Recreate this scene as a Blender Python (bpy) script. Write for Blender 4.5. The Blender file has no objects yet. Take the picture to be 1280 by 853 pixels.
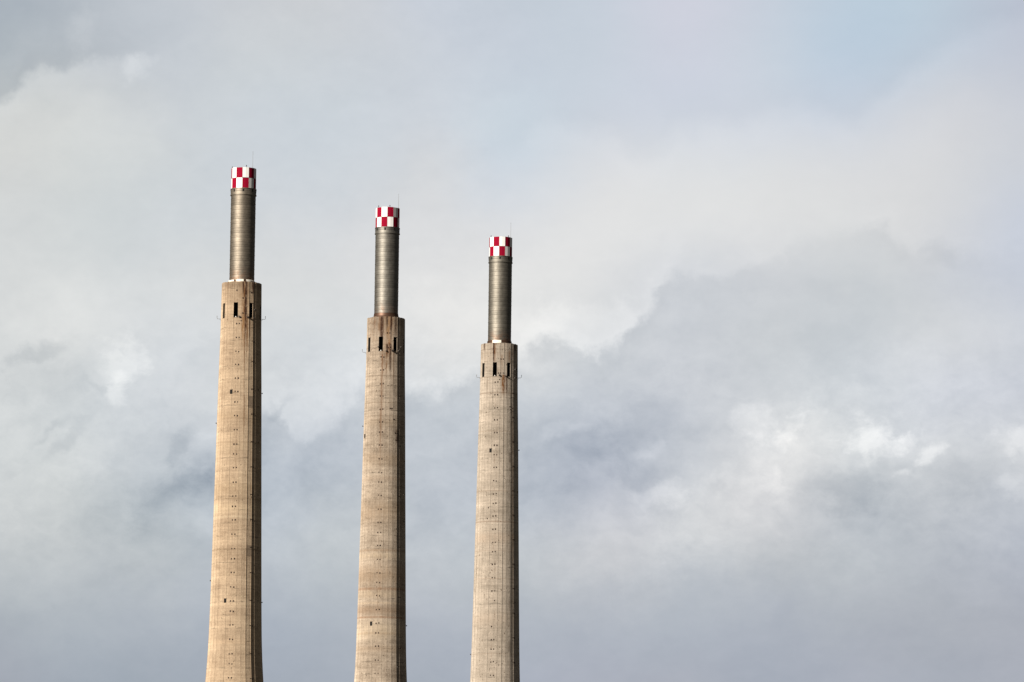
import bpy, bmesh, math, random
from mathutils import Vector, Matrix

random.seed(7)
R = math.radians
sc = bpy.context.scene
col = sc.collection

# ------------------------------------------------------------------ camera
cam_data = bpy.data.cameras.new("camera")
cam = bpy.data.objects.new("camera", cam_data)
col.objects.link(cam)
sc.camera = cam
PITCH, ROLL = R(7.25), R(0.73)
F = Vector((0, math.cos(PITCH), math.sin(PITCH)))
R0 = Vector((1, 0, 0)); U0 = Vector((0, -math.sin(PITCH), math.cos(PITCH)))
RX = R0 * math.cos(ROLL) + U0 * math.sin(ROLL)
UX = -R0 * math.sin(ROLL) + U0 * math.cos(ROLL)
cam.matrix_world = Matrix(((RX.x, UX.x, -F.x, 0), (RX.y, UX.y, -F.y, 0), (RX.z, UX.z, -F.z, 2.0), (0, 0, 0, 1)))
cam_data.sensor_width = 36.0
cam_data.lens = 206.7
cam_data.clip_start = 1.0
cam_data.clip_end = 60000.0

# ------------------------------------------------------------------ light values
SUN_COMPASS, SUN_EL = 226.0, 24.0          # behind the camera, to its left
SUN_STRENGTH = 5.0
SKY_STRENGTH = 0.05
sc.view_settings.view_transform = 'Standard'
sc.view_settings.look = 'None'
EXPOSURE = 0.6
sc.view_settings.exposure = EXPOSURE
sc.view_settings.gamma = 1.0
sc.view_settings.use_curve_mapping = False


# ------------------------------------------------------------------ node expression helper
class X:
    """A float socket with arithmetic."""
    def __init__(s, nt, sock): s.nt = nt; s.k = sock
    def _m(s, op, *a, clamp=False):
        n = s.nt.nodes.new('ShaderNodeMath'); n.operation = op; n.use_clamp = clamp
        for i, v in enumerate((s,) + a):
            if isinstance(v, X): s.nt.links.new(v.k, n.inputs[i])
            else: n.inputs[i].default_value = v
        return X(s.nt, n.outputs[0])
    def c(s, v):
        n = s.nt.nodes.new('ShaderNodeValue'); n.outputs[0].default_value = v; return X(s.nt, n.outputs[0])
    def __add__(s, o): return s._m('ADD', o)
    __radd__ = __add__
    def __sub__(s, o): return s._m('SUBTRACT', o)
    def __rsub__(s, o): return s.c(o)._m('SUBTRACT', s)
    def __mul__(s, o): return s._m('MULTIPLY', o)
    __rmul__ = __mul__
    def __truediv__(s, o): return s._m('DIVIDE', o)
    def __neg__(s): return s * -1.0
    def abs(s): return s._m('ABSOLUTE')
    def max(s, o): return s._m('MAXIMUM', o)
    def min(s, o): return s._m('MINIMUM', o)
    def pw(s, o): return s._m('POWER', o)
    def sat(s): return s._m('ADD', 0.0, clamp=True)
    def frac(s): return s._m('FRACT')
    def floor(s): return s._m('FLOOR')
    def gauss(s): return s.c(math.e)._m('POWER', -(s * s))
    def ss(s, a, b):
        """smoothstep from a to b"""
        n = s.nt.nodes.new('ShaderNodeMapRange'); n.interpolation_type = 'SMOOTHSTEP'
        lo, hi, t0, t1 = (a, b, 0.0, 1.0) if a < b else (b, a, 1.0, 0.0)
        n.inputs[1].default_value = lo; n.inputs[2].default_value = hi
        n.inputs[3].default_value = t0; n.inputs[4].default_value = t1
        s.nt.links.new(s.k, n.inputs[0]); return X(s.nt, n.outputs[0])
    def curve(s, pts):
        """float curve through (x, y) points in 0..1"""
        n = s.nt.nodes.new('ShaderNodeFloatCurve'); cv = n.mapping.curves[0]
        pts = sorted(pts)
        cv.points[0].location = pts[0]; cv.points[1].location = pts[-1]
        for p in pts[1:-1]: cv.points.new(*p)
        n.mapping.update()
        s.nt.links.new(s.k, n.inputs['Value']); return X(s.nt, n.outputs[0])


def vec(nt, x, y, z):
    n = nt.nodes.new('ShaderNodeCombineXYZ')
    for i, v in enumerate((x, y, z)):
        if isinstance(v, X): nt.links.new(v.k, n.inputs[i])
        else: n.inputs[i].default_value = v
    return n.outputs[0]


def noise(nt, v, scale, detail=3.0, rough=0.5, dist=0.0):
    n = nt.nodes.new('ShaderNodeTexNoise'); n.noise_dimensions = '3D'
    nt.links.new(v, n.inputs['Vector'])
    n.inputs['Scale'].default_value = scale; n.inputs['Detail'].default_value = detail
    n.inputs['Roughness'].default_value = rough; n.inputs['Distortion'].default_value = dist
    return X(nt, n.outputs[0])


def mixc(nt, f, a, b, mode='MIX'):
    n = nt.nodes.new('ShaderNodeMix'); n.data_type = 'RGBA'; n.blend_type = mode
    for i, v in ((0, f), (6, a), (7, b)):
        if isinstance(v, X): nt.links.new(v.k, n.inputs[i])
        elif isinstance(v, (int, float)): n.inputs[i].default_value = v
        elif isinstance(v, tuple): n.inputs[i].default_value = (*v, 1.0)
        else: nt.links.new(v, n.inputs[i])
    return n.outputs[2]


def scale_col(nt, c, f):
    n = nt.nodes.new('ShaderNodeVectorMath'); n.operation = 'SCALE'
    if isinstance(c, tuple): n.inputs[0].default_value = c
    else: nt.links.new(c, n.inputs[0])
    if isinstance(f, X): nt.links.new(f.k, n.inputs['Scale'])
    else: n.inputs['Scale'].default_value = f
    return n.outputs[0]


def add_col(nt, a, b):
    n = nt.nodes.new('ShaderNodeVectorMath'); n.operation = 'ADD'
    nt.links.new(a, n.inputs[0])
    if isinstance(b, tuple): n.inputs[1].default_value = b
    else: nt.links.new(b, n.inputs[1])
    return n.outputs[0]


# ------------------------------------------------------------------ world: daylight sky with drifting cloud
def build_world():
    w = bpy.data.worlds.new("World"); sc.world = w; w.use_nodes = True
    nt = w.node_tree; nt.nodes.clear()
    tc = nt.nodes.new('ShaderNodeTexCoord'); sp = nt.nodes.new('ShaderNodeSeparateXYZ')
    nt.links.new(tc.outputs['Generated'], sp.inputs[0])
    dx, dy, dz = (X(nt, sp.outputs[i]) for i in range(3))
    el = dz._m('ARCSINE') * (180 / math.pi)
    az = dx._m('ARCTAN2', dy) * (180 / math.pi)
    # cloud field on the sky, set out in camera frame units and roll
    K = 128.28
    du = az * (0.992 * K); dv = (el - 7.25) * K
    cr, sr = math.cos(ROLL), math.sin(ROLL)
    u = du * cr + dv * sr + 640.0
    v = 426.5 - (dv * cr - du * sr)
    d3 = tc.outputs['Generated']
    wa = noise(nt, d3, 38.0, 6.0, 0.58); wb = noise(nt, vec(nt, dx + 7.3, dy, dz), 38.0, 6.0, 0.58)
    fa = noise(nt, d3, 105.0, 5.0, 0.6); fb = noise(nt, vec(nt, dx + 3.1, dy, dz + 1.7), 105.0, 5.0, 0.6)
    n1, n2 = (wa - 0.5), (wb - 0.5)
    m1, m2 = (fa - 0.5), (fb - 0.5)
    hn = noise(nt, vec(nt, dx + 1.3, dy, dz), 300.0, 4.0, 0.62) - 0.5
    hm = noise(nt, vec(nt, dx, dy + 2.3, dz + 0.6), 300.0, 4.0, 0.62) - 0.5
    calm = (u.ss(560, 760) * v.ss(360, 250)) * 0.55
    amp = 1.0 - calm
    uw = u + n1 * amp * 95.0 + (m1 * 50.0 + hn * 14.0) * amp
    vw = v + n2 * amp * 80.0 + (m2 * 46.0 + hm * 14.0) * amp
    rows = [
     (0,   [(172,180,188),(180,187,194),(195,200,206),(200,203,207),(203,206,210),(200,206,215),(196,204,213),(198,206,216),(206,208,219),(200,207,218),(189,204,217),(187,202,214),(186,193,206)]),
     (71,  [(166,175,182),(184,190,196),(195,201,207),(203,208,211),(203,208,213),(202,208,215),(199,206,216),(200,208,217),(204,208,219),(199,208,218),(186,202,217),(190,201,214),(192,198,210)]),
     (142, [(213,214,211),(214,216,214),(207,211,213),(204,210,215),(203,210,216),(205,211,218),(201,212,220),(203,210,220),(203,210,221),(205,211,221),(201,208,219),(212,213,217),(204,207,213)]),
     (213, [(211,212,210),(210,213,212),(205,210,212),(203,209,214),(205,211,216),(213,215,217),(205,213,222),(220,221,222),(222,223,223),(222,223,223),(220,220,220),(215,216,217),(205,208,213)]),
     (284, [(208,211,211),(205,210,211),(205,210,213),(208,212,215),(213,215,217),(217,218,219),(223,223,223),(226,226,225),(226,226,225),(223,223,222),(217,218,218),(212,213,215),(200,206,217)]),
     (355, [(214,216,215),(217,219,218),(216,218,217),(218,219,217),(220,221,220),(223,223,222),(227,227,225),(226,226,225),(210,213,217),(205,208,212),(201,205,208),(200,204,209),(198,203,213)]),
     (426, [(216,218,217),(218,220,219),(212,216,219),(210,214,217),(215,219,221),(225,225,223),(228,228,226),(215,218,220),(197,201,206),(198,202,205),(197,202,206),(214,216,217),(210,213,217)]),
     (497, [(210,213,213),(206,211,213),(210,214,217),(214,217,218),(208,212,216),(196,202,208),(193,199,205),(193,198,205),(196,200,206),(208,212,216),(203,208,213),(199,204,213),(196,201,211)]),
     (568, [(207,211,211),(204,208,209),(186,193,200),(180,188,198),(180,188,198),(188,194,201),(186,192,200),(177,184,195),(194,199,206),(212,213,213),(207,210,211),(205,208,210),(210,212,213)]),
     (639, [(203,206,206),(196,201,202),(180,188,194),(182,190,198),(198,203,206),(192,198,205),(184,191,200),(189,193,202),(202,204,206),(203,204,207),(190,195,201),(193,197,202),(190,195,203)]),
     (710, [(188,193,195),(186,191,194),(189,194,196),(186,192,198),(186,192,196),(190,195,199),(190,195,198),(200,201,202),(192,196,200),(189,193,196),(186,191,195),(181,186,193),(177,182,192)]),
     (781, [(170,177,184),(175,182,189),(172,179,188),(170,178,189),(172,179,188),(174,180,190),(178,184,192),(172,179,189),(173,180,190),(172,178,188),(173,178,186),(173,177,184),(171,175,183)]),
     (853, [(160,165,175),(160,168,178),(160,168,178),(165,172,182),(165,172,182),(165,172,182),(168,174,186),(171,175,186),(170,174,184),(166,172,183),(168,173,184),(169,174,184),(170,174,184)]),
    ]
    un = (uw / 1280.0).sat()
    vc = vw.max(0.0).min(853.0)
    acc = None; wsum = None
    for y, cols in rows:
        rp = nt.nodes.new('ShaderNodeValToRGB'); r = rp.color_ramp; r.interpolation = 'CARDINAL'
        for i in range(len(cols) - 2): r.elements.new(0.5)
        for i, c in enumerate(cols):
            r.elements[i].position = i / (len(cols) - 1)
            r.elements[i].color = (c[0] / 255, c[1] / 255, c[2] / 255, 1)
        nt.links.new(un.k, rp.inputs[0])
        t = (vc - float(y)).abs() / 71.0
        a = (2.0 - t).max(0.0).pw(3.0); b = (1.0 - t).max(0.0).pw(3.0)
        wt = (a - b * 4.0) / 6.0
        term = scale_col(nt, rp.outputs[0], wt)
        acc = term if acc is None else add_col(nt, acc, term)
        wsum = wt if wsum is None else wsum + wt
    base = scale_col(nt, acc, wsum.c(1.0) / wsum)

    # crisper cloud edges: (u, v of the edge), strength along it, softness; below the edge is darker
    delta = None
    def add(x):
        nonlocal delta
        delta = x if delta is None else delta + x
    ue = (u + n1 * 30.0 + m1 * 40.0 + hn * 16.0); ve = (v + n2 * 38.0 + m2 * 46.0 + hm * 20.0)
    var = noise(nt, vec(nt, u * 0.010, v * 0.010, 6.6), 1.0, 3.0, 0.5).ss(0.3, 0.7) * 0.9 + 0.35
    rg = (noise(nt, vec(nt, u * 0.035 + m1, v * 0.035 + m2, 2.2), 1.0, 7.0, 0.68) - 0.5) * 55.0
    def edge(pts, amps, soft, broad, rough=1.0):
        uu = (ue / 1280.0).sat()
        line = uu.curve([(a / 1280, 1 - b / 853) for a, b in pts])
        am = (u / 1280.0).sat().curve([(a / 1280, b) for a, b in amps])
        d = ve + rg - (1.0 - line) * 853.0
        add((d.ss(soft, -soft) - d.ss(broad, -broad)) * am * var)
    edge([(0,740),(150,655),(200,612),(270,574),(345,515),(372,548),(420,532),(455,492),(500,484),(545,490),(600,468),(650,440),(690,425),(745,434),(790,405),(825,372),(848,350),(885,360),(930,338),(985,312),(1045,296),(1105,288),(1135,308),(1180,300),(1215,318),(1280,312)],
         [(0,0),(120,0),(200,.045),(320,.09),(420,.10),(540,.115),(700,.125),(830,.10),(900,.06),(1000,.045),(1150,.035),(1280,.015)], 14.0, 64.0)
    edge([(0,600),(140,560),(200,500),(240,440),(275,415),(330,388),(400,384),(1280,380)], [(0,0),(160,0),(230,.02),(330,.02),(420,0),(1280,0)], 14.0, 70.0)
    uu = (ue / 1280.0).sat()
    # dark corner bank, upper left, with the pale cloud under it
    line = uu.curve([(0, 1 - 128/853), (22/1280, 1 - 118/853), (40/1280, 1 - 98/853), (85/1280, 1 - 88/853), (118/1280, 1 - 78/853), (170/1280, 1 - 70/853), (1, 1 - 40/853)])
    d = ve - (1.0 - line) * 853.0
    add((d.ss(-12, 12) - d.ss(-50, 50)) * u.ss(230, 60) * 0.10)
    # pale bank rising under the blue gap, upper right
    line = uu.curve([(0, .6), (560/1280, 1 - 200/853), (640/1280, 1 - 182/853), (700/1280, 1 - 152/853), (760/1280, 1 - 168/853), (800/1280, 1 - 190/853), (860/1280, 1 - 165/853), (960/1280, 1 - 145/853), (1030/1280, 1 - 140/853), (1058/1280, 1 - 155/853), (1100/1280, 1 - 125/853), (1150/1280, 1 - 85/853), (1200/1280, 1 - 52/853), (1, 1 - 30/853)])
    d = ve - (1.0 - line) * 853.0
    add((d.ss(-22, 22) - d.ss(-64, 64)) * u.ss(590, 690) * 0.03)
    # streak from (x,y) to (x,y), radius, brightness, softness
    rag = noise(nt, vec(nt, u * 0.030 + m1 * 0.8, v * 0.038 + m2 * 0.8, 8.1), 1.0, 7.0, 0.66) - 0.5
    def blob(cx, cy, rx, ry, ang, a, s0=0.75, s1=1.3):
        c_, s_ = math.cos(R(ang)), math.sin(R(ang))
        ax = ue - cx; ay = v + m2 * 46.0 + n2 * 24.0 + hm * 26.0 - cy
        p = (ax * c_ + ay * s_) / rx; q = (ay * c_ - ax * s_) / ry
        add(((p * p + q * q)._m('SQRT') + rag * 2.6).ss(s1, s0) * (a * 1.25))
    # broad ragged billows in the lower banks
    for b_ in ((1000, 560, 70, 45, -30, .03), (900, 640, 80, 50, -30, .022), (800, 680, 90, 40, -25, .02), (860, 480, 40, 60, 20, .02), (1150, 480, 70, 40, 0, .02),
               (230, 620, 80, 24, -38, -.024), (300, 570, 60, 22, -40, -.026), (395, 600, 40, 24, 0, -.02), (120, 560, 60, 26, -40, .02), (250, 650, 30, 22, 0, .025), (350, 625, 24, 26, 0, .028), (270, 540, 30, 20, -50, .025),
               (60, 470, 70, 26, -20, -.022), (700, 580, 70, 40, -30, -.022), (790, 540, 60, 26, -30, -.03), (1060, 620, 80, 30, 0, -.025), (1200, 600, 30, 30, 0, -.02), (660, 455, 20, 12, 0, .03), (690, 430, 26, 12, 0, -.03)):
        blob(*b_, .0, 1.8)
    blob(158, 452, 30, 36, 12, .045, .2, 1.3)
    blob(150, 495, 9, 22, 5, .04, .1, 1.5)
    blob(585, 400, 80, 60, 0, .016, 0, 1.7)
    blob(425, 478, 80, 34, -30, .026, 0, 1.7)
    blob(120, 395, 100, 44, 0, .014, 0, 1.8)
    blob(548, 478, 34, 12, 0, .03, .1, 1.5)
    blob(1087, 552, 31, 19, 10, .062, .1, 1.5)
    blob(1120, 560, 80, 34, 0, .022, 0, 1.8)
    blob(1132, 549, 24, 11, -18, .05, .2, 1.4)
    blob(1160, 572, 17, 11, -40, .06, .2, 1.5)
    blob(1127, 595, 11, 8, 0, .05, .1, 1.6)
    blob(985, 538, 22, 13, -30, .045, .2, 1.6)
    blob(938, 530, 28, 20, 0, .04, .2, 1.5)
    blob(970, 605, 12, 20, -30, .04, .1, 1.7)
    blob(1268, 556, 30, 20, 0, .05, .2, 1.5)
    blob(1258, 612, 20, 12, 0, .035, .1, 1.6)
    blob(818, 618, 28, 14, -10, .04, .1, 1.7)
    blob(812, 566, 20, 8, -10, .03, .1, 1.7)
    blob(700, 540, 28, 8, -12, .03, .1, 1.7)
    blob(1050, 612, 52, 20, 0, -.035, .1, 1.7)
    blob(805, 592, 30, 14, 0, -.03, .1, 1.7)
    blob(220, 555, 26, 9, -58, -.045, .1, 1.7)
    blob(90, 548, 30, 6, -48, -.035, .1, 1.9)
    blob(70, 538, 22, 5, -30, -.03, .1, 1.9)
    blob(48, 444, 40, 10, -25, -.05, .1, 1.7)
    blob(128, 482, 20, 8, 15, -.03, .1, 1.7)
    blob(352, 512, 18, 5, -42, -.04, .1, 1.9)
    blob(215, 605, 60, 26, -32, -.03, .1, 1.6)
    blob(165, 84, 22, 14, -25, .035, .1, 1.6)
    blob(100, 40, 18, 26, 0, .02, .1, 1.6)
    blob(850, 420, 28, 12, 0, -.01, .1, 1.6)
    blob(1178, 316, 22, 12, 20, -.012, .1, 1.6)
    blob(1110, 285, 7, 12, 25, -.015, .1, 1.6)
    # wisps inside the banks
    wis = noise(nt, vec(nt, u * 0.0105 + n1 * 0.9, v * 0.019 + n2 * 0.9, 0.3), 1.0, 6.0, 0.6)
    low = v.ss(360, 540) * v.ss(800, 640)
    add((wis - 0.5) * (0.045 + low * 0.065) * amp)
    bil = (noise(nt, vec(nt, u * 0.016 + m1 * 1.2, v * 0.020 + m2 * 1.2, 4.3), 1.0, 6.0, 0.62) - 0.5).abs()
    add((0.10 - bil) * (0.02 + low * 0.11) * amp)
    body = noise(nt, vec(nt, u * 0.045, v * 0.06, 0.9), 1.0, 4.0, 0.6)
    add((body - 0.5) * (0.02 + low * 0.02) * amp)
    patch = add_col(nt, base, scale_col(nt, (1.08, 1.0, 0.90), delta))

    # the rest of the sky: the same kind of cloud, broken up
    cl = noise(nt, d3, 7.0, 7.0, 0.55, 0.4)
    other = mixc(nt, cl.ss(0.38, 0.62), (0.68, 0.72, 0.77), (0.86, 0.87, 0.87))
    inside = u.ss(-260, -20) * u.ss(1540, 1300) * v.ss(-240, -20) * v.ss(1090, 870)
    disp = mixc(nt, inside, other, patch)
    g = nt.nodes.new('ShaderNodeGamma'); nt.links.new(disp, g.inputs[0]); g.inputs[1].default_value = 2.25
    cloud = scale_col(nt, mixc(nt, 1.0, g.outputs[0], (1.0, 1.005, 1.015), 'MULTIPLY'), 1.0 / SKY_STRENGTH / 2 ** EXPOSURE)

    sky = nt.nodes.new('ShaderNodeTexSky'); sky.sky_type = 'NISHITA'; sky.sun_disc = False
    sky.sun_elevation = R(SUN_EL); sky.sun_rotation = R(SUN_COMPASS)
    sky.air_density = 1.0; sky.dust_density = 0.6; sky.ozone_density = 1.0
    # bright cloud ahead; unseen sky around it darkened to deepen the shafts' shaded sides
    off = (((az * 0.99).pw(2.0)) + (el - 7.0).pw(2.0))._m('SQRT')
    dim_sky = mixc(nt, cl.ss(0.40, 0.60), scale_col(nt, (0.020, 0.023, 0.030), 1.0 / SKY_STRENGTH), scale_col(nt, (0.050, 0.052, 0.056), 1.0 / SKY_STRENGTH))
    gap = noise(nt, vec(nt, dx + 5.0, dy, dz), 3.0, 5.0, 0.5).ss(0.56, 0.66)
    around = mixc(nt, gap, dim_sky, scale_col(nt, sky.outputs[0], 0.22))
    final = mixc(nt, off.ss(8.0, 17.0), cloud, around)
    bg = nt.nodes.new('ShaderNodeBackground'); nt.links.new(final, bg.inputs[0]); bg.inputs[1].default_value = SKY_STRENGTH
    out = nt.nodes.new('ShaderNodeOutputWorld'); nt.links.new(bg.outputs[0], out.inputs[0])


build_world()

sun_d = bpy.data.lights.new("sun", 'SUN'); sun_d.energy = SUN_STRENGTH; sun_d.angle = R(0.5); sun_d.color = (1.0, 0.915, 0.80)
sun = bpy.data.objects.new("sun", sun_d); col.objects.link(sun)
sv = Vector((math.sin(R(SUN_COMPASS)) * math.cos(R(SUN_EL)), math.cos(R(SUN_COMPASS)) * math.cos(R(SUN_EL)), math.sin(R(SUN_EL))))
sun.rotation_euler = sv.to_track_quat('Z', 'Y').to_euler()
sun.location = (-200, -200, 300)


# ------------------------------------------------------------------ object helpers
def link_mesh(name, bm, mats, parent=None, smooth=False):
    me = bpy.data.meshes.new(name); bm.to_mesh(me); bm.free()
    for m in (mats if isinstance(mats, (list, tuple)) else [mats]): me.materials.append(m)
    if smooth:
        for p in me.polygons: p.use_smooth = True
    o = bpy.data.objects.new(name, me); col.objects.link(o)
    if parent: o.parent = parent
    return o


def pol(r, deg, z):
    """Point at radius r; 0 degrees looks to the camera side (-Y), positive towards +X."""
    return Vector((r * math.sin(R(deg)), -r * math.cos(R(deg)), z))


def add_box(bm, cx, cy, cz, sx, sy, sz, mat=0, M=None):
    vs = []
    for ix in (-1, 1):
        for iy in (-1, 1):
            for iz in (-1, 1):
                p = Vector((cx + ix * sx / 2, cy + iy * sy / 2, cz + iz * sz / 2))
                vs.append(bm.verts.new(M @ p if M else p))
    for f in ((0,1,3,2),(4,6,7,5),(0,4,5,1),(2,3,7,6),(0,2,6,4),(1,5,7,3)):
        bm.faces.new([vs[i] for i in f]).material_index = mat


def face_frame(deg, r, z):
    """Local frame on the wall: x along the wall (to the right), -y outwards, z up."""
    return Matrix.Translation(pol(r, deg, z)) @ Matrix.Rotation(R(deg), 4, 'Z')


def add_tube(bm, a, b, r0, r1=None, n=8, mat=0):
    r1 = r0 if r1 is None else r1
    a, b = Vector(a), Vector(b); ax = (b - a).normalized()
    s = ax.cross(Vector((0, 0, 1)))
    if s.length < 1e-3: s = Vector((1, 0, 0))
    s.normalize(); t = ax.cross(s)
    A = [bm.verts.new(a + (s * math.cos(2*math.pi*i/n) + t * math.sin(2*math.pi*i/n)) * r0) for i in range(n)]
    B = [bm.verts.new(b + (s * math.cos(2*math.pi*i/n) + t * math.sin(2*math.pi*i/n)) * r1) for i in range(n)]
    for i in range(n):
        bm.faces.new((A[i], A[(i+1) % n], B[(i+1) % n], B[i])).material_index = mat
    bm.faces.new(A[::-1]).material_index = mat; bm.faces.new(B).material_index = mat


def lathe(bm, prof, n=96, mat=0, off=0.0, closed=False, a0=0.0, a1=360.0):
    full = abs(a1 - a0 - 360) < 1e-6
    k = n if full else n + 1
    rings = [[bm.verts.new(pol(r, off + a0 + (a1 - a0) * i / n, z)) for i in range(k)] for r, z in prof]
    pairs = list(zip(rings[:-1], rings[1:]))
    if closed: pairs.append((rings[-1], rings[0]))
    for A, B in pairs:
        for i in range(n):
            j = (i + 1) % k
            bm.faces.new((A[i], A[j], B[j], B[i])).material_index = mat


def new_mat(name):
    m = bpy.data.materials.new(name); m.use_nodes = True
    nt = m.node_tree
    return m, nt, nt.nodes['Principled BSDF']


def plain(name, rgb, rough=0.7, metal=0.0, vary=0.12, scale=3.0):
    m, nt, b = new_mat(name)
    tc = nt.nodes.new('ShaderNodeTexCoord')
    n = noise(nt, tc.outputs['Object'], scale, 4.0, 0.6)
    nt.links.new(scale_col(nt, tuple(rgb), (n - 0.5) * (vary * 4) + 1.0), b.inputs['Base Color'])
    b.inputs['Roughness'].default_value = rough; b.inputs['Metallic'].default_value = metal
    return m


# ------------------------------------------------------------------ ground
def build_ground():
    m, nt, b = new_mat("ground_mat")
    tc = nt.nodes.new('ShaderNodeTexCoord')
    n = noise(nt, tc.outputs['Object'], 0.01, 6.0, 0.6)
    nt.links.new(mixc(nt, n.ss(0.35, 0.65), (0.05, 0.052, 0.045), (0.10, 0.09, 0.07)), b.inputs['Base Color'])
    b.inputs['Roughness'].default_value = 0.95
    bm = bmesh.new()
    vs = [bm.verts.new(p) for p in ((-25000, -25000, 0), (25000, -25000, 0), (25000, 25000, 0), (-25000, 25000, 0))]
    bm.faces.new(vs)
    g = link_mesh("ground", bm, m); g['kind'] = 'structure'


build_ground()

# ------------------------------------------------------------------ chimney
TOP = 200.0
NF = 32                       # board-formed facets
FO = -19.1                    # a facet edge
SHAFT = [(25.25, 4.22), (36.5, 4.35), (48, 4.60), (60.5, 4.81), (72, 5.02), (85, 5.25), (95, 5.44), (101, 5.58), (105.5, 5.74), (109, 5.95), (112.5, 6.20), (118, 6.60), (128, 7.2), (150, 8.3), (175, 9.4), (200, 10.4)]


def shaft_r(d):
    for (a, ra), (b, rb) in zip(SHAFT[:-1], SHAFT[1:]):
        if d <= b: return ra + (rb - ra) * (d - a) / (b - a)
    return SHAFT[-1][1]


WX = 0.9
WIN_T, WIN_B = 29.85, 33.2    # depth below the cap's top


def concrete(name, pale_tone, dark, seed, streaks, bands, patches, rough_top, pits):
    """Board-marked concrete: facet joints, pour lines, mottling, rust runs, repair patches."""
    m, nt, b = new_mat(name)
    tc = nt.nodes.new('ShaderNodeTexCoord'); sp = nt.nodes.new('ShaderNodeSeparateXYZ')
    nt.links.new(tc.outputs['Object'], sp.inputs[0])
    x, y, z = (X(nt, sp.outputs[i]) for i in range(3))
    th = x._m('ARCTAN2', -y) * (180 / math.pi)
    d = TOP - z
    P = tc.outputs['Object']
    sx = float(seed) * 11.3
    # mottling
    big = noise(nt, vec(nt, x * 0.20 + sx, y * 0.20, z * 0.09), 1.0, 5.0, 0.6)
    mid = noise(nt, vec(nt, x * 0.9 + sx, y * 0.9, z * 0.55), 1.0, 5.0, 0.65)
    fin = noise(nt, vec(nt, x * 3.4 + sx, y * 3.4, z * 3.4), 1.0, 3.0, 0.6)
    pour = noise(nt, vec(nt, th * 0.004 + sx, 0.0, z * 0.33), 1.0, 5.0, 0.7)
    pourf = noise(nt, vec(nt, th * 0.02 + sx, 1.0, z * 1.5), 1.0, 3.0, 0.6)
    vert = noise(nt, vec(nt, th * 0.33 + sx, 2.0, z * 0.03), 1.0, 4.0, 0.6)
    vertf = noise(nt, vec(nt, th * 1.1 + sx, 3.0, z * 0.12), 1.0, 2.0, 0.6)
    tone = 0.5 + (big - 0.5) * 0.9 + (mid - 0.5) * 1.1 + (pour - 0.5) * 1.7 + (pourf - 0.5) * 1.0 + (vert - 0.5) * 0.6 + (vertf - 0.5) * 0.3 + (fin - 0.5) * 1.2
    c = mixc(nt, tone.sat(), dark, pale_tone)  # random mottle between the concrete's darker and paler tones
    # facet joints and the boards inside each facet
    fr = ((th - FO) / (360.0 / NF)).frac()
    jd = (fr - 0.5).abs()
    joint = jd.ss(0.435, 0.5) * (mid.ss(0.35, 0.6) * 0.6 + 0.25)
    bf = (((th - FO) / (360.0 / NF)) * 3.0).frac()
    board = (bf - 0.5).abs().ss(0.36, 0.5) * 0.16 * vertf.ss(0.4, 0.6)
    # pour lines every 2.3 to 3 m, wandering a little, some strong, most faint
    zl = ((z + (noise(nt, vec(nt, th * 0.05, sx, z * 0.02), 1.0, 2.0) - 0.5) * 0.9) / 2.84).frac()
    lift = (zl - 0.5).abs().ss(0.44, 0.5) * noise(nt, vec(nt, th * 0.035 + sx, 9.0, z * 0.35), 1.0, 3.0, 0.6).ss(0.47, 0.68) * 0.6
    zs = (z / 0.71).frac()
    form = (zs - 0.5).abs().ss(0.34, 0.5) * 0.20 * pourf.ss(0.4, 0.6)
    lines = (joint * 0.42 + board * 0.8 + lift + form)
    c = mixc(nt, lines.sat(), c, tuple(v * 0.35 for v in dark))
    # pits and spalls
    pit = noise(nt, vec(nt, x * 2.1 + sx, y * 2.1, z * 1.6), 1.0, 2.0, 0.5).ss(0.70 - pits, 0.75 - pits)
    c = mixc(nt, pit * 0.7, c, (0.10, 0.065, 0.04))
    pale = noise(nt, vec(nt, x * 1.7 + sx, y * 1.7 + 4.0, z * 1.8), 1.0, 3.0, 0.6).ss(0.64, 0.72)
    c = mixc(nt, pale * 0.45, c, tuple(min(0.72, v * 1.35) for v in pale_tone))
    # bands that run right round
    for d0, hw, colr, a in bands:
        bm_ = ((d + (mid - 0.5) * hw * 0.7 - d0) / hw).gauss() * a * (0.25 + vertf.ss(0.30, 0.68) * 0.75 + (mid - 0.5) * 1.2)
        c = mixc(nt, bm_.sat(), c, colr)
    # the rough wet-stained upper ring
    c = mixc(nt, (d.ss(36.0, 26.0) * mid.ss(0.42, 0.66) * rough_top).sat(), c, (0.20, 0.12, 0.065))
    # washed-down dirt below the rim and below the openings
    wash = noise(nt, vec(nt, th * 0.30 + sx, 5.0, z * 0.05), 1.0, 4.0, 0.7)
    c = mixc(nt, (wash.ss(0.50, 0.66) * d.ss(33.0, 25.0) * (0.35 + rough_top * 0.7)).sat(), c, (0.085, 0.045, 0.024))
    c = mixc(nt, (wash.ss(0.52, 0.68) * d.ss(33.0, 33.4) * d.ss(44.0, 34.0) * (0.2 + rough_top * 0.6)).sat(), c, (0.11, 0.06, 0.03))
    # rust runs
    wob = (noise(nt, vec(nt, 0.0, sx, z * 0.6), 1.0, 2.0) - 0.5) * 1.6
    tex = noise(nt, vec(nt, th * 0.8, sx, z * 0.9), 1.0, 4.0, 0.65)
    for t0, w, d0, d1, a, colr in sorted(streaks, key=lambda q: -q[1]):
        g = ((th + wob - t0) / (w * 1.25)).gauss()
        run = g * d.ss(d0 - 0.25, d0 + 0.25) * d.ss(d1, d0 + (d1 - d0) * 0.35)
        c = mixc(nt, (run * a * 2.2 * tex.ss(0.32, 0.60)).sat(), c, colr)
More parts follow.
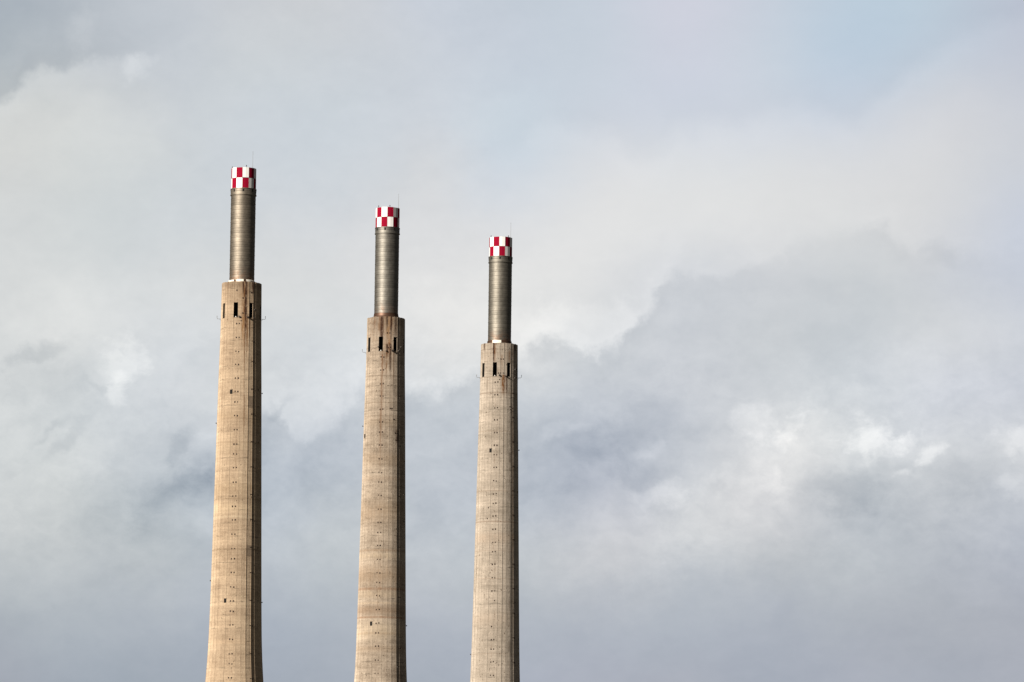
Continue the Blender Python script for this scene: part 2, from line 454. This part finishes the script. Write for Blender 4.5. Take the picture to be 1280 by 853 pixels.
    # weep marks under the wall brackets
    for t0 in (-9.4, -3.6, 35.5, 41.5):
        g = ((th - t0) / 1.0).gauss() * noise(nt, vec(nt, t0, sx, z * 0.5), 1.0, 3.0, 0.6).ss(0.50, 0.68)
        c = mixc(nt, g * 0.45, c, (0.17, 0.085, 0.04))
    # squared repair patches
    for ta, tb, da, db, a in patches:
        q = th.ss(ta - 1, ta + 0.4) * th.ss(tb + 1, tb - 0.4) * d.ss(da - 0.1, da + 0.1) * d.ss(db + 0.1, db - 0.1)
        c = mixc(nt, q * a, c, (0.14, 0.105, 0.08))
    nt.links.new(c, b.inputs['Base Color'])
    b.inputs['Roughness'].default_value = 0.92
    b.inputs['Diffuse Roughness'].default_value = 1.0
    b.inputs['Specular IOR Level'].default_value = 0.25
    h = (mid - 0.5) * 0.5 + (fin - 0.5) * 0.35 - joint * 0.5 - lift * 0.6 - pit * 0.6 + (vertf - 0.5) * 0.35
    bp = nt.nodes.new('ShaderNodeBump'); bp.inputs['Distance'].default_value = 0.12; bp.inputs['Strength'].default_value = 0.8
    nt.links.new(h.k, bp.inputs['Height']); nt.links.new(bp.outputs[0], b.inputs['Normal'])
    return m


def flue_mat(name, tint, seed):
    m, nt, b = new_mat(name)
    tc = nt.nodes.new('ShaderNodeTexCoord'); sp = nt.nodes.new('ShaderNodeSeparateXYZ')
    nt.links.new(tc.outputs['Object'], sp.inputs[0])
    x, y, z = (X(nt, sp.outputs[i]) for i in range(3))
    th = x._m('ARCTAN2', -y) * (180 / math.pi)
    s = float(seed) * 5.7
    a = noise(nt, vec(nt, th * 0.03 + s, 0.0, z * 0.35), 1.0, 5.0, 0.6)
    e = noise(nt, vec(nt, x * 1.2 + s, y * 1.2, z * 1.2), 1.0, 4.0, 0.6)
    crs = noise(nt, vec(nt, s, 3.0, (z / 1.02).floor() * 3.7), 1.0, 0.0)
    c = mixc(nt, ((a - 0.5) * 1.2 + (e - 0.5) * 0.8 + (crs - 0.5) * 1.1 + 0.5).sat(), tuple(v * 0.62 for v in tint), tint)
    low = (TOP - z).ss(21.0, 25.0) * e.ss(0.40, 0.6) * 0.5
    c = mixc(nt, low, c, (0.22, 0.10, 0.05))
    seam = ((z / 1.02).frac() - 0.5).abs().ss(0.42, 0.5)
    vs = (((th + (z / 1.02).floor() * 23.0) / 60.0).frac() - 0.5).abs().ss(0.487, 0.5)
    c = mixc(nt, (seam * 0.6 + vs * 0.35) .sat(), c, (0.07, 0.055, 0.045))
    nt.links.new(c, b.inputs['Base Color'])
    b.inputs['Metallic'].default_value = 0.85
    r_ = (e - 0.5) * 0.3 + 0.56
    nt.links.new(r_.k, b.inputs['Roughness'])
    bp = nt.nodes.new('ShaderNodeBump'); bp.inputs['Distance'].default_value = 0.06; bp.inputs['Strength'].default_value = 0.5
    nt.links.new(((e - 0.5) * 0.5 + (a - 0.5) - seam * 0.6).k, bp.inputs['Height']); nt.links.new(bp.outputs[0], b.inputs['Normal'])
    return m


def paint(name, rgb, wear, rough=0.5, spec=0.5):
    m, nt, b = new_mat(name)
    tc = nt.nodes.new('ShaderNodeTexCoord')
    n = noise(nt, tc.outputs['Object'], 1.4, 5.0, 0.65)
    c = mixc(nt, n.ss(0.35, 0.75) * 0.5, rgb, wear)
    nt.links.new(c, b.inputs['Base Color']); b.inputs['Roughness'].default_value = rough
    b.inputs['Specular IOR Level'].default_value = spec
    return m


M_white = paint("white_paint", (0.84, 0.84, 0.84), (0.76, 0.745, 0.72))
M_red = paint("red_paint", (0.26, 0.001, 0.020), (0.20, 0.002, 0.016), 0.8, 0.1)
M_void = plain("void_black", (0.004, 0.0038, 0.0036), 0.95)  # near-black paints in the unlit depth of the openings
M_dark = plain("dark_iron", (0.035, 0.028, 0.024), 0.7, 0.0)
M_rustiron = plain("rusty_iron", (0.035, 0.018, 0.012), 0.8, 0.0)
M_galv = plain("galvanised_steel", (0.32, 0.32, 0.33), 0.5, 0.3)
M_flash = plain("pale_flashing", (0.80, 0.76, 0.68), 0.45, 0.0, 0.05)
M_rustskirt = plain("rusty_skirt", (0.10, 0.055, 0.036), 0.5, 0.6, 0.12, 1.0)
M_rail = plain("rail_steel", (0.16, 0.155, 0.15), 0.6, 0.2)
M_glass = plain("lamp_lens", (0.72, 0.70, 0.66), 0.3)
RUST = (0.17, 0.072, 0.022); RUSTD = (0.052, 0.021, 0.010); ORANGE = (0.30, 0.16, 0.065)


def make_bracket_mesh():
    bm = bmesh.new()
    add_box(bm, 0, -0.01, 0, 0.25, 0.05, 0.34)          # back plate
    add_box(bm, 0, -0.08, 0.05, 0.10, 0.08, 0.12)       # lug
    add_tube(bm, (-0.09, -0.10, 0.05), (0.09, -0.10, 0.05), 0.03, n=6)
    me = bpy.data.meshes.new("wall_bracket"); bm.to_mesh(me); bm.free(); me.materials.append(M_rustiron)
    return me


BRACKET = make_bracket_mesh()


def chimney(name_label, loc, seed, cmat, fmat, cap_phase, red_first, flash, pairs_deg, right_pairs, extras, rods):
    root = bpy.data.objects.new("chimney", None); col.objects.link(root)
    root.location = loc; root.empty_display_size = 10
    root['label'] = name_label; root['category'] = 'chimney'
    root['group'] = 'power station chimneys with checkered caps'

    # --- concrete shaft with its ring of openings
    ds = sorted(set([25.25, 26.55, WIN_T, WIN_B] + [round(33.2 + 2.84 * i, 2) for i in range(1, 29)] + [118, 128, 150, 175, 200]))
    bm = bmesh.new()
    rnd = random.Random(seed)
    rings = []
    step = 360 / NF
    ribh = [rnd.choice((0.015, 0.03, 0.05, 0.075)) for i in range(NF)]
    push = [rnd.uniform(-0.018, 0.018) for i in range(NF)]         # boards never line up exactly
    for d in ds:
        r0 = shaft_r(d) / math.cos(math.pi / NF); ring = []
        hw = math.degrees(0.075 / r0)
        for i in range(NF):
            a = FO + i * step + (-WX if i % 4 == 0 else WX if i % 4 == 1 else 0.0)
            ring += [bm.verts.new(pol(r0 + push[i - 1], a - hw, TOP - d)), bm.verts.new(pol(r0 + ribh[i], a, TOP - d)), bm.verts.new(pol(r0 + push[i], a + hw, TOP - d))]
        rings.append(ring)
    NV = NF * 3
    for k in range(len(ds) - 1):
        for i in range(NV):
            if ds[k] == WIN_T and i % 12 in (1, 2, 3): continue
            j = (i + 1) % NV
            bm.faces.new((rings[k][i], rings[k + 1][i], rings[k + 1][j], rings[k][j]))
    # lip, inner face and roof slab
    ro = shaft_r(25.25)
    inner = [bm.verts.new(pol(ro - 0.38, FO + i * 360 / NV, TOP - 25.25)) for i in range(NV)]
    inner2 = [bm.verts.new(pol(ro - 0.38, FO + i * 360 / NV, TOP - 26.2)) for i in range(NV)]
    for i in range(NV):
        j = (i + 1) % NV
        bm.faces.new((rings[0][j], inner[j], inner[i], rings[0][i]))
        bm.faces.new((inner[j], inner2[j], inner2[i], inner[i]))
    bm.faces.new(inner2)
    # chipped upper edge
    for v in rings[0]: v.co.z += rnd.uniform(-0.07, 0.05)
    shaft = link_mesh("concrete_shaft", bm, cmat, root)

    # --- openings: reveal, sill and dark inside, one mesh each
    for w in range(8):
        bm = bmesh.new()
        t = FO + (w * 4) * 360 / NF - WX; tb = t + 360 / NF + 2 * WX
        r1, r2 = shaft_r(WIN_T) / math.cos(math.pi / NF), shaft_r(WIN_B) / math.cos(math.pi / NF)
        o = [pol(r1, t, TOP - WIN_T), pol(r1, tb, TOP - WIN_T), pol(r2, tb, TOP - WIN_B), pol(r2, t, TOP - WIN_B)]
        inw = -pol(1, (t + tb) / 2, 0)
        O = [bm.verts.new(p + inw * 0.002) for p in o]
        A = [bm.verts.new(p + inw * 0.12) for p in o]
        cen = sum(o, Vector()) / 4
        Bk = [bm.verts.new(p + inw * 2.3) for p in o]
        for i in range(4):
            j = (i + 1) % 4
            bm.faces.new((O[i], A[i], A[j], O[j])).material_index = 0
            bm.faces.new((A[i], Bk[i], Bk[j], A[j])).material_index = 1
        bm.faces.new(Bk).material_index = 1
        fr = face_frame((t + tb) / 2, shaft_r(WIN_B), TOP - WIN_B)
        add_box(bm, 0, 0.09, 0.04, 0.80, 0.14, 0.07, 0, fr)       # raised sill inside the opening
        win = link_mesh("window", bm, [cmat, M_void], shaft)
        if w in (0,):
            bm = bmesh.new()
            fr = face_frame(t + 180 / NF + 0.6, shaft_r(WIN_B), TOP - WIN_B)
            add_box(bm, 0.05, 0.02, 0.22, 0.20, 0.18, 0.14, 0, fr)
            add_box(bm, 0.05, 0.02, 0.12, 0.10, 0.12, 0.08, 0, fr)
            link_mesh("floodlight", bm, M_glass, root)

    # --- fixtures beside the openings (dark lamp housings on arms)
    for deg, dd, sz in extras.get('housing', []):
        bm = bmesh.new(); fr = face_frame(deg, shaft_r(dd), TOP - dd)
        add_box(bm, 0, -0.22, 0, sz, 0.34, sz * 0.75, 0, fr)
        add_box(bm, 0, -0.04, 0.0, sz * 0.5, 0.10, sz * 0.4, 0, fr)
        add_tube(bm, fr @ Vector((0, -0.22, 0.1)), fr @ Vector((0, -0.22, 0.1 + sz * 0.7)), 0.05, 0.03, 6)
        link_mesh("lamp_housing", bm, M_dark, root)
    for deg in extras.get('arm', []):
        bm = bmesh.new(); r = shaft_r(32.8); z = TOP - 32.95
        p0 = pol(r - 0.05, deg, z); p1 = pol(r + 0.82, deg, z); p2 = pol(r + 0.95, deg, z + 0.15); p3 = pol(r + 0.95, deg, z + 0.55)
        add_tube(bm, p0, p1, 0.035); add_tube(bm, p1, p2, 0.035); add_tube(bm, p2, p3, 0.035, 0.05)
        add_tube(bm, pol(r - 0.02, deg, z - 0.45), pol(r + 0.45, deg, z), 0.025)
        add_tube(bm, p3, p3 + Vector((0, 0, 0.14)), 0.075, 0.05)
        link_mesh("outrigger_arm", bm, M_rail, root)

    # --- small wall brackets, each its own part
    def bracket(deg, d, s=1.0):
        o = bpy.data.objects.new("wall_bracket", BRACKET); col.objects.link(o); o.parent = shaft
        o.matrix_local = face_frame(deg, shaft_r(d), TOP - d) @ Matrix.Diagonal((s * 1.15, 1, s * 1.1, 1))
    d = 34.5; inc = (3.0, 3.1, 2.8, 2.97, 2.97, 2.27); cyc = (2.97, 3.12, 3.05, 2.2); n = 0
    seq = []
    while d < 116:
        seq.append(d)
        d += inc[n] if n < 6 else cyc[(n - 6) % 4]
        n += 1
    for q, d in enumerate(seq):
        half = math.degrees(0.31 / shaft_r(d))
        tt = pairs_deg
        for sgn in (-1, 1):
            if seed == 3 and q > 14 and rnd.random() < 0.22: continue
            bracket(tt + sgn * half + rnd.uniform(-.3, .3), d + rnd.uniform(-.06, .06), rnd.uniform(.75, 1.0))
    for deg, d, s in right_pairs: bracket(deg, d, s)
    for deg, d in extras.get('single', []): bracket(deg, d, 0.85)

    # --- inspection hatches and edge lamps
    for deg, d in extras.get('hatch', []):
        bm = bmesh.new(); fr = face_frame(deg, shaft_r(d), TOP - d)
        add_box(bm, 0, -0.01, 0, 0.46, 0.10, 0.86, 0, fr)  # black plate paints in the dark of an open hole
        add_box(bm, 0, -0.05, 0.47, 0.56, 0.16, 0.07, 1, fr)
        add_box(bm, -0.26, -0.05, 0, 0.06, 0.14, 0.86, 1, fr)
        link_mesh("inspection_hatch", bm, [M_void, M_rustiron], shaft)
    for deg, d in extras.get('lamp', []):
        bm = bmesh.new(); r = shaft_r(d)
        add_tube(bm, pol(r - 0.03, deg, TOP - d), pol(r + 0.28, deg, TOP - d), 0.04, n=6)
        add_tube(bm, pol(r + 0.26, deg, TOP - d - 0.1), pol(r + 0.26, deg, TOP - d + 0.16), 0.11, 0.08, n=8)
        link_mesh("warning_lamp", bm, M_dark, root)

    # --- steel flue, ring courses 1.02 m high
    bm = bmesh.new(); prof = []
    z = TOP - 26.1
    while z < TOP - 5.6:
        prof += [(2.70, z), (2.70, z + 0.93), (2.735, z + 0.95), (2.735, z + 1.01)]
        z += 1.02
    prof.append((2.70, TOP - 4.6))
    lathe(bm, prof, 128)
    link_mesh("steel_flue", bm, fmat, root, smooth=False)

    # --- skirt at the foot of the flue
    if flash == 'ring':
        bm = bmesh.new()
        for a0, a1, top in ((-80, -33, 0.0), (-20, 10, .06), (22, 62, 0.0), (100, 260, 0.0)):
            lathe(bm, [(2.78, TOP - 25.1), (3.02, TOP - 25.15), (2.98, TOP - 24.72 + top), (2.78, TOP - 24.6 + top)], 20, 0, a0=a0, a1=a1, closed=True)
        lathe(bm, [(2.74, TOP - 25.5), (2.96, TOP - 25.5), (2.9, TOP - 24.95), (2.74, TOP - 24.80)], 96, 1)
        f = link_mesh("flashing", bm, [M_flash, M_rustskirt], root); f['label'] = 'pale broken metal ring at the foot of the flue'
    elif flash == 'rust':
        bm = bmesh.new()
        lathe(bm, [(2.75, TOP - 24.2), (2.79, TOP - 24.45), (2.86, TOP - 24.8), (2.98, TOP - 25.05), (3.0, TOP - 26.0)], 96)
        f = link_mesh("flashing", bm, M_rustskirt, root); f['label'] = 'rusty flared skirt at the foot of the flue'
    else:
        bm = bmesh.new()
        lathe(bm, [(2.78, TOP - 24.4), (2.84, TOP - 24.45), (2.90, TOP - 25.0), (2.90, TOP - 26.0)], 96, 1)
        lathe(bm, [(2.93, TOP - 25.12), (2.98, TOP - 25.12), (2.98, TOP - 24.45), (2.93, TOP - 24.45)], 12, 0, a0=-33, a1=8, closed=True)
        f = link_mesh("flashing", bm, [M_flash, M_rustskirt], root); f['label'] = 'rusty skirt with one white sheet at its front'

    # --- collar under the cap, with square ports
    bm = bmesh.new()
    lathe(bm, [(2.70, TOP - 5.95), (2.86, TOP - 5.95), (2.86, TOP - 5.78), (2.78, TOP - 5.74), (2.76, TOP - 4.66), (2.84, TOP - 4.62), (2.84, TOP - 4.50), (2.60, TOP - 4.50)], 96)
    collar = link_mesh("collar", bm, fmat, root)
    for k in range(8):
        bm = bmesh.new(); fr = face_frame(cap_phase - 10 + k * 45, 2.77, TOP - 5.05)
        add_box(bm, 0, -0.005, 0, 0.34, 0.05, 0.50, 0, fr)  # black plate stands in for the port's dark inside
        add_box(bm, 0, -0.04, 0.28, 0.42, 0.10, 0.05, 1, fr)
        link_mesh("port", bm, [M_void, M_rustiron], collar)

    # --- checkered cap: twelve sheets round, two rows
    bm = bmesh.new()
    rc = 2.66
    for row in range(2):
        zt, zb = (TOP, TOP - 2.22) if row == 0 else (TOP - 2.28, TOP - 4.47)
        for k in range(12):
            a0 = cap_phase + k * 30 + 0.35; a1 = cap_phase + (k + 1) * 30 - 0.35
            red = (k + row) % 2 == (0 if red_first else 1)
            mi = 1 if red else 0
            bulge = 1.008
            ra = rc / math.cos(R(15)) * 0.985
            pts = [(ra, a0), (rc * bulge, (a0 + a1) / 2), (ra, a1)]
            zt_ = zt + rnd.uniform(-.03, .03)
            oT = [bm.verts.new(pol(r, a, zt_)) for r, a in pts]; oB = [bm.verts.new(pol(r, a, zb)) for r, a in pts]
            iT = [bm.verts.new(pol(r - 0.07, a, zt_)) for r, a in pts]; iB = [bm.verts.new(pol(r - 0.07, a, zb)) for r, a in pts]
            for i in range(2):
                for q in ((oB[i], oB[i+1], oT[i+1], oT[i]), (iB[i+1], iB[i], iT[i], iT[i+1]), (oT[i], oT[i+1], iT[i+1], iT[i]), (oB[i+1], oB[i], iB[i], iB[i+1])):
                    bm.faces.new(q).material_index = mi
            bm.faces.new((oB[0], oT[0], iT[0], iB[0])).material_index = mi
            bm.faces.new((oB[2], iB[2], iT[2], oT[2])).material_index = mi
    # frame the sheets hang on
    lathe(bm, [(2.52, TOP - 4.5), (2.52, TOP - 0.12), (2.30, TOP - 0.12), (2.30, TOP - 4.5)], 48, 2)
    cap = link_mesh("checkered_cap", bm, [M_white, M_red, M_dark], root)

    # --- rods and small lamps on the rim
    for deg, h, rr in rods['rod']:
        bm = bmesh.new(); p = pol(2.58, deg, TOP - 0.6)
        add_tube(bm, p, p + Vector((0, 0, 0.6 + h)), rr, rr * 0.6, 8)
        add_tube(bm, p + Vector((0, 0, 0.45)), p + Vector((0, 0, 0.75)), rr * 2.2, rr * 1.4, 8)
        add_tube(bm, p + Vector((0, 0, 0.55 + h)), p + Vector((0, 0, 0.6 + h + 0.25)), rr * 1.2, rr * 0.2, 8)
        link_mesh("lightning_rod", bm, M_rail, cap)
    for deg, h in rods['lamp']:
        bm = bmesh.new(); p = pol(2.58, deg, TOP - 0.4)
        add_tube(bm, p, p + Vector((0, 0, 0.4 + h)), 0.04, 0.04, 6)
        add_tube(bm, p + Vector((0, 0, 0.4 + h * 0.45)), p + Vector((0, 0, 0.4 + h)), 0.11, 0.08, 8)
        link_mesh("beacon", bm, M_dark, cap)
    return root


GREY = (0.30, 0.25, 0.20)
c1 = concrete("concrete_tan", (0.60, 0.475, 0.34), (0.34, 0.25, 0.17), 1,
    [(15.5, 2.6, 25.2, 41, 1.0, RUSTD), (13.0, 4.5, 26, 38, .55, RUST), (7.2, 1.3, 25.2, 29, .95, RUSTD), (37, 2.6, 25.2, 29, .8, RUSTD),
     (13.5, 1.0, 33, 56, .55, RUST), (21, 1.6, 32.5, 44, .6, RUST), (8, 2.5, 32.5, 40, .45, ORANGE), (15, 1.2, 50, 62, .35, RUST), (29, 2, 33, 40, .3, RUST), (11, 7.0, 25, 44, .35, ORANGE)],
    [(25.9, .75, (0.25, 0.19, 0.135), .95), (72.6, .16, (0.26, .18, .11), .8), (74.6, 1.2, (0.62, .50, .34), .5), (76.5, .25, (0.70, .60, .44), .5), (70.5, 1.6, (0.42, .31, .19), .4), (83.5, .18, (0.26, .18, .11), .6),
     (61, 1.2, (0.62, .50, .34), .3), (54.5, 1.2, (0.40, .29, .18), .4), (60.3, .2, (0.28, .19, .12), .5), (95.4, .25, (0.64, .52, .37), .5), (98.6, .3, (0.62, .5, .35), .4), (103.5, .5, (0.62, .47, .32), .4)],
    [(28, 42, 50.2, 52.8, .6), (27, 40, 82.6, 85.0, .55)], .45, 0.0)
c2 = concrete("concrete_grey_tan", (0.55, 0.465, 0.375), (0.25, 0.198, 0.15), 2,
    [(-11, 3.2, 25.2, 33, .95, RUSTD), (-12, 4.5, 25.2, 32, .5, RUST), (4.5, 2.0, 25.2, 28.5, .9, (0.07, .04, .025)), (17.5, 2.4, 25.2, 31.5, .95, RUSTD), (33, 2.0, 25.2, 31, .7, RUSTD), (-20, 1.6, 25.2, 30, .4, RUST),
     (6, 3.0, 31.5, 35.5, .5, RUSTD), (12, 3.5, 31.2, 34.5, .6, RUST), (16, 2.4, 31.5, 40, .8, RUSTD), (-8, 3.0, 33, 52, .42, RUST), (4, 1.6, 33, 41, .4, RUST), (-9, 2.4, 46, 62, .25, RUST), (27, 2, 33, 42, .4, RUST), (40, 4, 51, 56, .6, RUSTD), (10, 9.0, 25, 40, .35, ORANGE), (-35, 3.0, 25, 29, .3, RUST)],
    [(29.3, .10, (0.16, .11, .07), .6), (38.7, .13, (0.18, .13, .09), .7), (44.8, .13, (0.20, .14, .09), .55), (47.8, .13, (0.20, .14, .09), .55), (49.3, .8, (0.38, .28, .18), .3), (57.6, 1.5, (0.34, .24, .15), .45), (62, .5, (0.30, .2, .13), .35), (69.5, 2.6, (0.36, .255, .16), .55), (78.3, .30, (0.26, .17, .10), .7), (79.5, .8, (0.58, .47, .33), .5),
     (83.8, 2.4, (0.31, .215, .135), .75), (87.0, .32, (0.25, .13, .07), .8), (88.2, 1.0, (0.55, .44, .31), .5), (91.8, 1.2, (0.27, .18, .115), .85), (93.4, .22, (0.25, .13, .07), .85), (90.2, .25, (0.6, .48, .34), .5), (97, .3, (0.34, .24, .16), .6), (100.5, .8, (0.38, .28, .19), .5), (96.5, 2, (0.60, .49, .34), .4)],
    [(36, 46, 51.5, 53.5, .45)], .6, 0.02)
c3 = concrete("concrete_pink_grey", (0.55, 0.48, 0.405), (0.31, 0.265, 0.215), 3,
    [(-18, 1.8, 25.2, 31, 1.0, RUSTD), (-14.5, 2.2, 25.2, 31.5, .6, RUST), (-56, 3.5, 25.2, 27.5, .7, RUSTD), (14, 4.0, 32.8, 38.5, .8, RUST), (25, 1.6, 32.8, 39.5, .8, RUSTD), (34, 3, 27, 31, .35, RUST), (60, 6, 25.2, 28, .5, RUSTD), (8, 3, 28, 33, .25, RUST), (46, 3.0, 40, 110, .35, (0.20, .13, .08))],
    [(26.7, .10, (0.18, .12, .08), .7), (37.0, .14, (0.19, .13, .09), .8), (33.3, .12, (0.20, .14, .09), .6), (27.6, .08, (0.26, .19, .13), .4), (46, .1, (0.28, .2, .14), .5), (60.0, .12, (0.27, .19, .13), .6), (67.2, .14, (0.25, .17, .12), .75), (71.0, 1.2, (0.42, .31, .22), .4), (74, .1, (0.28, .2, .14), .5), (80.5, .1, (0.30, .2, .14), .5), (90, 1.6, (0.40, .31, .23), .35), (98, .12, (0.3, .22, .16), .4)],
    [(32, 41, 51.0, 53.3, .45), (32, 41, 95, 97.5, .35)], .3, 0.035)

f1 = flue_mat("flue_steel_brown", (0.275, 0.24, 0.195), 1)
f2 = flue_mat("flue_steel_grey", (0.255, 0.242, 0.215), 2)
f3 = flue_mat("flue_steel_olive", (0.25, 0.233, 0.20), 3)

rp1 = []
for i in range(7):
    d = 42.7 + i * 11.45
    rp1 += [(36.5, d, .95), (42.5, d, .95)]
for i in range(6):
    d = 48.7 + i * 11.45
    rp1 += [(36.5, d, 1.0), (41.0, d, .8), (62, d, 1.0)]
rp2 = []
for i in range(6):
    d = 43.2 + i * 11.4
    rp2 += [(46, d, .9), (51.5, d, .9)]
rp3 = []
for i in range(12):
    d = 37.0 + i * 5.72
    rp3 += [(48.5, d, 1.25), (52.5, d, 1.0), (78, d, 1.0)]

top_marks = [(7, 28.9), (15, 28.9), (7, 32.2), (14.5, 32.2)]
chimney("tan concrete chimney at far left, nearest, with pale broken ring under its steel flue", (-58.85, 1265.54, 0), 1, c1, f1, -33.5, True, 'ring', -6.3, rp1,
        {'housing': [(-2.5, 33.0, .34), (21.5, 33.05, .36), (44, 31.3, .32), (41, 33.1, .28)], 'arm': [-93, 92], 'single': top_marks + [(-11.5, 27.2), (26, 27.4), (33, 27.6), (3, 33.9), (37, 38.2), (44, 38.4)],
         'hatch': [(-20.5, 49.4), (-22.0, 94.7)], 'lamp': [(88, 49.2), (86, 94.6), (-89, 55.8), (-90, 90.0)]},
        {'rod': [(50, 3.5, 0.032)], 'lamp': [(15, .5), (-75, .4), (140, .45)]})
chimney("middle chimney of three, brown banded concrete with a rusty skirt under its steel flue", (-28.60, 1321.0, 0), 2, c2, f2, 0.0, True, 'rust', -8.0, rp2,
        {'housing': [(22, 33.0, .42), (44, 32.9, .40), (-20.5, 32.2, .24), (3, 33.1, .26), (52, 32.0, .3)], 'arm': [-91], 'single': [(5.5, 29.0), (13.5, 29.0), (8, 32.3), (15, 32.3), (17, 46.2), (22, 46.2), (28, 48.6), (33, 51.7), (35, 53.3), (40, 87.2)],
         'hatch': [(-66, 52.3), (-23.2, 94.9)], 'lamp': [(88, 94.9), (-91, 49.8), (66, 71.5), (40, 104.5)]},
        {'rod': [(70, 3.1, 0.032)], 'lamp': [(12, .45), (-52, .45), (150, .4)]})
chimney("rightmost and lowest pinkish concrete chimney with one white sheet at its flue foot", (-2.93, 1365.56, 0), 3, c3, f3, -37.5, True, 'sheet', -7.6, rp3,
        {'housing': [(1, 32.9, .34), (57, 31.3, .42), (55, 33.3, .34), (20.5, 33.1, .26)], 'arm': [-92, 91], 'single': [(5, 29.1), (13, 29.1), (-2, 32.4), (4, 32.4), (14, 32.4), (2, 33.9), (36, 40.2), (38, 40.9), (-25, 64), (-27, 66.5)],
         'hatch': [(-21.5, 50.6)], 'lamp': [(88, 50.0), (-89, 97.9), (62, 106)]},
        {'rod': [(64, 3.4, 0.032)], 'lamp': [(44, .4), (-62, .45), (170, .4)]})
